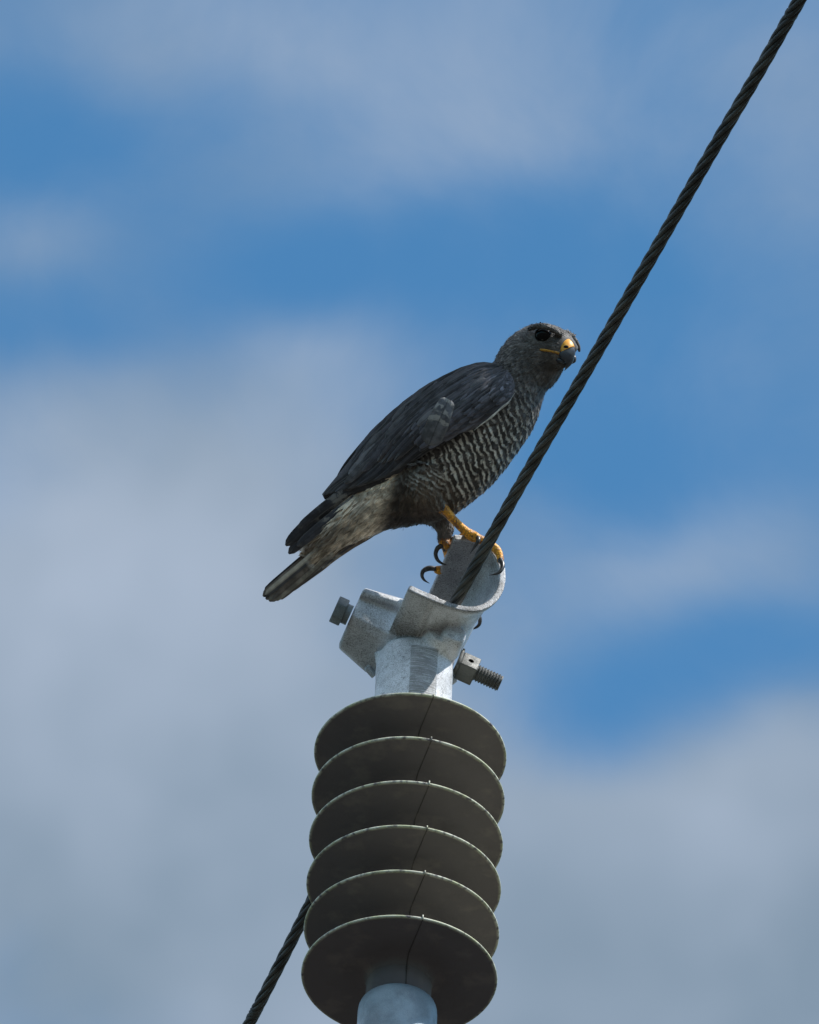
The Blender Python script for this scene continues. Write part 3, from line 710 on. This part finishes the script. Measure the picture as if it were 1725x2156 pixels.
# ---- wings
def wing(stn, sign, long_only=False, seed=1):
    r_ = np.random.default_rng(seed)
    W = spline([list(t)+list(b)+[wt, wb, bu] for t, b, wt, wb, bu in stn], 8)
    ns = len(W)
    def wp(s, t, off=0.0):
        s = np.clip(np.asarray(s, float), 0, 1)*(ns-1); t = np.asarray(t, float)
        q = np.stack([np.interp(s, np.arange(ns), W[:, i]) for i in range(7)], -1)
        tc_ = np.clip(t, 0, 1)
        x = q[..., 0]+(q[..., 2]-q[..., 0])*t; y = q[..., 1]+(q[..., 3]-q[..., 1])*t
        w = q[..., 4]+(q[..., 5]-q[..., 4])*tc_+q[..., 6]*np.sin(math.pi*np.clip(tc_, 0.0, 1))**0.75+off
        return np.stack([x, -y, sign*w], -1)
    t = np.linspace(0.02, 0.98, 22); rs = []
    for i in range(ns):
        s = i/(ns-1); near_ = wp(np.full(22, s), t, -1.5); back = wp(np.full(22, s), t, 0).copy(); q = W[i]
        back[:, 2] = sign*(q[4]+(q[5]-q[4])*t-5+0.3*q[6]*np.sin(math.pi*t)); rs.append(np.vstack([near_, back[::-1]]))
    v, f = rings(rs)
    pl = Plumes(); cols = [np.tile([.030, .029, .032], (len(v), 1))]; bars = [np.zeros(len(v))]; phs = [np.zeros(len(v))]
    def feather(s0, t0, s1, t1, hw, off, lift, colr, nv=12, nu=5, bar=0.0, curve=0.0, ptip=2.5):
        u = np.linspace(-1, 1, nu); vv = 1-(1-np.linspace(0, 1, nv))**1.6
        UU, VV = np.meshgrid(u, vv); UU, VV = UU.ravel(), VV.ravel()
        prof_ = (0.55+0.45*np.minimum(VV*3, 1))*np.power(np.clip(1-VV**(ptip*2.2), 0.0, 1), 0.5)
        ss = s0+(s1-s0)*(VV-0.0); tt = t0+(t1-t0)*VV+curve*VV*(1-VV)
        base = wp(ss, tt, off+lift*VV)
        a = wp(s0, t0); b = wp(s1, t1); T_ = nrm(b-a); Sd = nrm(np.cross([0, 0, 1.0], T_)); 
        pts = base+np.outer(hw*UU*prof_, Sd); pts[:, 2] -= sign*(hw*.16*UU**2)
        pl.grid(pts, np.c_[UU, VV], nu, nv, r_.uniform()); n = len(pts)
        cc = np.tile(colr, (n, 1)); cols.append(cc); bars.append(np.full(n, bar)*(VV < .7)); phs.append(VV*3.0)
    D = np.array([.023, .023, .028])
    jit = lambda s=1: r_.normal(0, s)
    def tone(): 
        k = r_.uniform(.75, 1.25); return D*k+np.array([.004, .002, 0])*r_.uniform(0, 1)
    # long flight feathers
    nl = 13
    for j in range(nl):
        q = j/(nl-1)
        feather(.30-.05*q, .30+.62*q, .995-.40*q**1.1, .38+.55*q**.6+jit(.01), 12.5-2*q, .6+1.0*q, 2.5, tone()*.9, nv=18, curve=-.06)
    if not long_only:
        # greater coverts
        for row, (sa, sb, t0_, t1_, nn_, hw, of) in enumerate(((.34, .80, .10, .62, 9, 10, 3.2), (.24, .64, .08, .80, 12, 10, 4.2), (.16, .52, .08, .86, 14, 9.5, 5.2))):
            for j in range(nn_):
                q = j/(nn_-1); tt = t0_+(t1_-t0_)*q
                feather(sa-.06*q+jit(.01), tt-.06, sb-.16*q+jit(.012), tt+.10+jit(.015), hw*r_.uniform(.9, 1.15), of+.5*q, 4.0, tone()*(1.25+.2*row), nv=10)
        # back and scapular feathers
        for row in range(9):
            s_ = .74-.075*row
            for j in range(6):
                q = j/5; tt = .04+.40*q+jit(.015)+(.02 if row % 2 else 0)
                feather(s_-.16, tt-.02, s_+.02+jit(.012), tt+.03, 8.5*r_.uniform(.85, 1.15), 5.2+.35*row, 4.2, tone()*1.7, nv=8)
        for (sa, ta, sb, tb, hw_, k_) in ((.60,.16,.72,.20,10,.085),(.66,.24,.80,.30,9,.10),(.52,.24,.62,.28,10,.075),(.46,.10,.57,.13,9,.07),(.40,.45,.50,.50,10,.07),(.34,.30,.45,.33,9,.075),(.70,.38,.84,.46,8,.08),(.30,.55,.40,.60,9,.065),(.20,.35,.28,.38,8,.08),(.25,.15,.34,.17,8,.07)):
            feather(sa, ta, sb, tb, hw_, 9.5, 4.5, np.array([k_, k_, k_*1.08]), nv=10)
        # lesser coverts, small scales
        for row in range(16):
            s_ = .52-.032*row; nj = 15
            for j in range(nj):
                q = (j+(.5 if row % 2 else 0))/nj; tt = .04+.90*q
                if s_ < .04: tt = .1+.8*q
                hw = (6.2-1.6*(row/15))*r_.uniform(.85, 1.2)
                feather(max(s_-.065, 0.0), tt-.012+jit(.01), s_+.012+jit(.008), tt+.03+jit(.012), hw, 7.0+.22*row, 3.4, tone()*1.9*r_.uniform(.85, 1.25), nv=6)
    pv = np.vstack(pl.v); vv = np.vstack([v, pv]); ff = list(f)+[tuple(i+len(v) for i in q) for q in pl.f]
    fu = np.vstack([np.tile([.3, .5, .35], (len(v), 1)), np.vstack(pl.fu)])
    cb = np.vstack(cols)
    o = make('wing', HB(vv), ff, M_WING, hawk, fixn=False, attrs={'cb': ('FLOAT_COLOR', np.c_[cb, np.ones(len(cb))]), 'bar': ('FLOAT', np.concatenate(bars)),
        'ph': ('FLOAT', np.concatenate(phs)), 'fu': ('FLOAT_VECTOR', fu), 'pc': ('FLOAT_VECTOR', vv)})
    return o, wp
NW = [((1068,771),(1079,806),40,62,6),((1048,768),(1080,832),20,74,20),((1008,767),(1064,855),8,85,36),((960,780),(1012,892),4,92,45),((905,808),(955,925),3,90,46),
      ((852,846),(905,950),3,80,38),((805,888),(862,982),3,66,30),((762,934),(815,1018),4,50,22),((722,985),(764,1036),5,38,16),((697,1016),(715,1048),8,26,10),((678,1040),(684,1052),12,18,5)]
FW = [((1060,772),(1072,806),40,62,10),((1038,768),(1075,840),22,78,26),((998,766),(1060,900),8,88,40),((950,780),(1010,960),4,90,44),((896,808),(960,1020),3,86,42),
      ((843,846),(905,1078),3,76,34),((796,888),(850,1108),3,62,26),((754,934),(800,1118),4,46,18),((716,985),(752,1136),5,34,12),((700,1030),(722,1150),8,24,8),((694,1100),(700,1157),12,16,4)]
nw, wpn = wing(NW, 1, False, 3)
fw, _ = wing(FW, -1, True, 5)

# loose barred feather hanging over the wing, and the pale leading edge
def blades(name, items, parent, matl, barlist=None):
    """items: (points along shaft, half width, side tilt, colour, bar strength, bar count)"""
    pl = Plumes(); cols = []; bars = []; phs = []; rnd = np.random.default_rng(11)
    for (pts, hw, tilt, colr, bar, nb, prof) in items:
        c = spline([A(*p) for p in pts], 8); n = len(c); vv = np.linspace(0, 1, n); t = np.gradient(c, axis=0); nu = 7; u = np.linspace(-1, 1, nu)
        P_ = []; UV = []
        for i in range(n):
            T_ = nrm(t[i]); N0 = nrm(np.array([0.0, 0, 1])*math.cos(tilt)+nrm(np.cross([0, 0, 1], T_))*math.sin(tilt)); Sd = nrm(np.cross(N0, T_))
            pr = np.interp(vv[i], prof[0], prof[1])
            for x in u: P_.append(c[i]+Sd*hw*pr*x+N0*(-hw*.15*x*x+hw*.04*math.cos(9*x+i))); UV.append((x, vv[i]))
        P_ = np.array(P_); UV = np.array(UV)
        back = P_-np.array([0, 0, 0.9])
        pl.grid(P_, UV, nu, n, rnd.uniform(.2, .8)); k = len(P_)
        cols.append(np.tile(colr[:3], (k, 1)) if len(colr) == 3 else np.where(UV[:, :1] > 0, np.tile(colr[:3], (k, 1)), np.tile(colr[3:], (k, 1))))
        bars.append(np.full(k, bar)*(UV[:, 1] < (0.62 if nb < 6 else 1))); phs.append(UV[:, 1]*nb)
    vv = np.vstack(pl.v); cb = np.vstack(cols)
    me_attrs = {'cb': ('FLOAT_COLOR', np.c_[cb, np.ones(len(cb))]), 'bar': ('FLOAT', np.concatenate(bars)), 'ph': ('FLOAT', np.concatenate(phs)),
                'fu': ('FLOAT_VECTOR', np.vstack(pl.fu)), 'pc': ('FLOAT_VECTOR', vv)}
    return make(name, HB(vv), pl.f, matl, parent, fixn=False, attrs=me_attrs)
rp = ([0, .1, .5, .8, .93, 1.0], [.45, .75, 1.0, .95, .65, .12])
blades('loose_feather', [([(944,842,150),(931,872,158),(918,902,156),(903,938,148)], 24, 0.1, (.098, .100, .110), .30, 4, ([0, .08, .3, .6, .85, .95, 1], [.35, .7, .86, 1, .95, .6, .12]))], nw, M_WING)
blades('leading_edge', [([(1083,829,108),(1070,848,118),(1052,863,122),(1032,881,124),(1014,894,122),(998,907,120)], 2.6, 0.2, (.55, .53, .47), 0, 1, ([0, .12, .2, .3, .45, .55, .7, 1], [.2, .15, .6, 1, .6, .9, .55, .1]))], nw, M_WING)

# ---- tail
tp = ([0, .1, .7, .90, .96, .99, 1.0], [.6, 1.0, 1.05, 1.0, .82, .5, .2])
DK = (.030, .028, .029); BR = (.12, .092, .072); PL = (.20, .175, .14)
items = []
for (p0, p1, hw, w0, w1, cr) in [
    ((800,1046),(557,1247),9,-12,-2,DK), ((800,1052),(554,1256),10,-8,0,DK+BR), ((800,1062),(560,1262),10,-5,2,BR+DK), ((800,1072),(567,1266),10,-3,4,BR+PL), ((800,1078),(575,1264),10,0,5,PL+BR),
    ((800,1060),(559,1253),8,4,8,DK+PL), ((795,1086),(584,1261),10,-8,1,BR+DK), ((795,1092),(592,1253),10,-11,-2,BR+PL), ((795,1100),(606,1244),10,-14,-4,DK+BR), ((795,1110),(620,1233),10,-17,-7,BR), ((795,1116),(636,1214),9,-20,-9,DK+BR)]:
    q3 = (p0[0]*.3+p1[0]*.7+3, p0[1]*.3+p1[1]*.7-4, w1+3); mid = ((p0[0]+p1[0])/2, (p0[1]+p1[1])/2-4, (w0+w1)/2+4)
    items.append(([(p0[0], p0[1], w0), mid, q3, (p1[0], p1[1], w1)], hw, 0.12, cr, .35, 3.3, tp))
blades('tail', items, hawk, M_WING)
# folded wing tips lying on the tail
items = []
for (p0, pm, p1, hw, w) in [((800,985),(682,1073),(602,1149),13,24),((800,1000),(690,1086),(608,1166),12.5,20),((800,1012),(700,1090),(626,1150),11,26),((800,1022),(716,1090),(652,1138),10,22),((790,992),(690,1062),(628,1112),9,30)]:
    items.append(([(p0[0], p0[1], w+6), (pm[0], pm[1], w+5), (p1[0], p1[1], w-4)], hw, 0.1, (.030, .030, .036), .18, 3.0, ([0, .1, .6, .85, .93, .98, 1], [.7, 1, 1.1, .95, .7, .4, .15])))
blades('wing_tip', items, nw, M_WING)

# ---- head furniture
ec, en = surf(1143, 706)
eye_c = ec+np.array([0.5, 0, -4.5])
v, f = ball(eye_c+np.array([0.5, -.5, 0]), (18.2, 15.8, 15), 18); make('eye', HB(v), f, M_EYE, hawk)
v, f = ball(eye_c*np.array([1, 1, -1])+np.array([6, 0, 24]), 14, 14); make('eye', HB(v), f, M_EYE, hawk)
# dark orbital skin ring
a = np.linspace(0, 2*math.pi, 40)
rg = np.array([eye_c+np.array([math.cos(x)*16.3, math.sin(x)*14.2, 5.0]) for x in a])
v, f = tube(rg, [2.1]*40, 8, 1); make('eyelid', HB(v), f, M_HOLE, hawk)
# beak: upper mandible hooks down towards the right and the lens
def ringpts(c, e, g, n=20, ex=2.0):
    t = np.linspace(0, 2*math.pi, n, endpoint=False); ca, sa = np.cos(t), np.sin(t)
    return np.asarray(c)+np.outer(np.sign(ca)*np.abs(ca)**(2/ex), e)+np.outer(np.sign(sa)*np.abs(sa)**(2/ex), g)
BKS = [((1186,711),(1170,741),24,10),((1197,714.5),(1173,744),32,11.5),((1204.5,722),(1175.5,746.5),38,12),((1209,732.5),(1177,749),42,12.3),
       ((1211,741),(1181.5,756),45,11.5),((1210,749),(1186.5,760.5),46.5,9.5),((1207,760),(1193,766),47,6.2),((1201.5,769.5),(1191.5,771.5),45,3.9),((1188.5,781.5),(1187.5,781),40,.5)]
bk = spline([list(c)+list(t)+[w, h] for c, t, w, h in BKS], 6)
def bk_ring(q, grow=0.0, tf=1.0):
    q = q.copy(); q[2:4] = q[:2]+(q[2:4]-q[:2])*tf; C_ = A(q[0], q[1], q[4]+8.5); T_ = A(q[2], q[3], q[4]+12); e = (C_-T_)/2; e = e*(1+grow/np.linalg.norm(e)); g = np.array([-.42, .10, .90])*(q[5]+grow)
    t = np.linspace(0, 2*math.pi, 24, endpoint=False); ca, sa = np.cos(t), np.sin(t)
    sh = np.where(ca > 0, np.abs(sa)**1.35*np.sign(sa), sa)       # keeled along the culmen
    return (C_+T_)/2+np.outer(ca, e)+np.outer(sh, g)
v, f = rings([bk_ring(q) for q in bk[16:]]); beak = make('beak', HB(v), f, M_BEAK, hawk)
v, f = tube([A(1168,754,46), A(1178,759.5,54), A(1186,762.5,56), A(1190,763,55)], [5.5, 5.2, 4, 1.5], 14); make('lower_mandible', HB(v), f, M_BEAK, beak)
v, f = tube([A(1198,752,12), A(1207,753,20), A(1208.5,760,24), A(1203,765,28)], [9, 6.5, 4.5, 2], 14); make('lower_mandible', HB(v), f, M_TALON, beak)
v, f = rings([bk_ring(q, 0.9, .80) for q in bk[:18]]); cere = make('cere', HB(v), f, M_CERE, beak)
ct = BVHTree.FromPolygons([tuple(p) for p in v], f)
h = ct.ray_cast(Vector((1191.5, -731.5, 900)), Vector((0, 0, -1)))[0]
if h is not None:
    v, f = ball(np.array(h)-np.array([0, 0, 1.2]), (5.4, 4.0, 3), 10); make('nostril', HB(v), f, M_HOLE, cere)
# gape stripe
pts = []
for x, y in ((1136,736.5),(1144,737.6),(1153,739),(1163,741),(1172,743),(1178,745.5)):
    p, _ = surf(x, y, 0.8); pts.append(p)
v, f = tube(pts, [1.6, 2.7, 2.5, 2.4, 2.6, 2.6], 10, 5); make('gape', HB(v), f, M_GAPE, beak)

# ---- talons
tal = [
 ([(1053,1178,34),(1058,1188,46),(1056,1199,58),(1047,1207,64),(1029,1211,64)], [5.6,5.2,4.2,2.9,.4]),
 ([(1006,1131,26),(1007,1138,36),(1002,1147,38),(996,1156,34),(990,1166,28)], [5.2,4.8,3.5,2.2,.4]),
 ([(931,1149,-12),(922,1154,-8),(917.5,1166,-10),(921,1178,-18),(930,1186,-26),(942,1190,-32)], [5.4,5.2,4.6,3.9,2.6,.4]),
 ([(917,1198,-66),(903,1197,-62),(891.5,1203,-60),(889,1213,-60),(894,1222,-60),(905,1229,-60)], [5.4,6.0,4.9,3.8,2.6,.4]),
 ([(1008,1295,-92),(1011.5,1305,-88),(1010.5,1315,-86),(1004,1322,-86),(993,1327,-88)], [5.0,4.6,3.8,2.8,.4])]
for pts, rr in tal:
    v, f = tube([A(*p) for p in pts], rr, 12, 7); make('talon', HB(v), f, M_TALON, hawk)
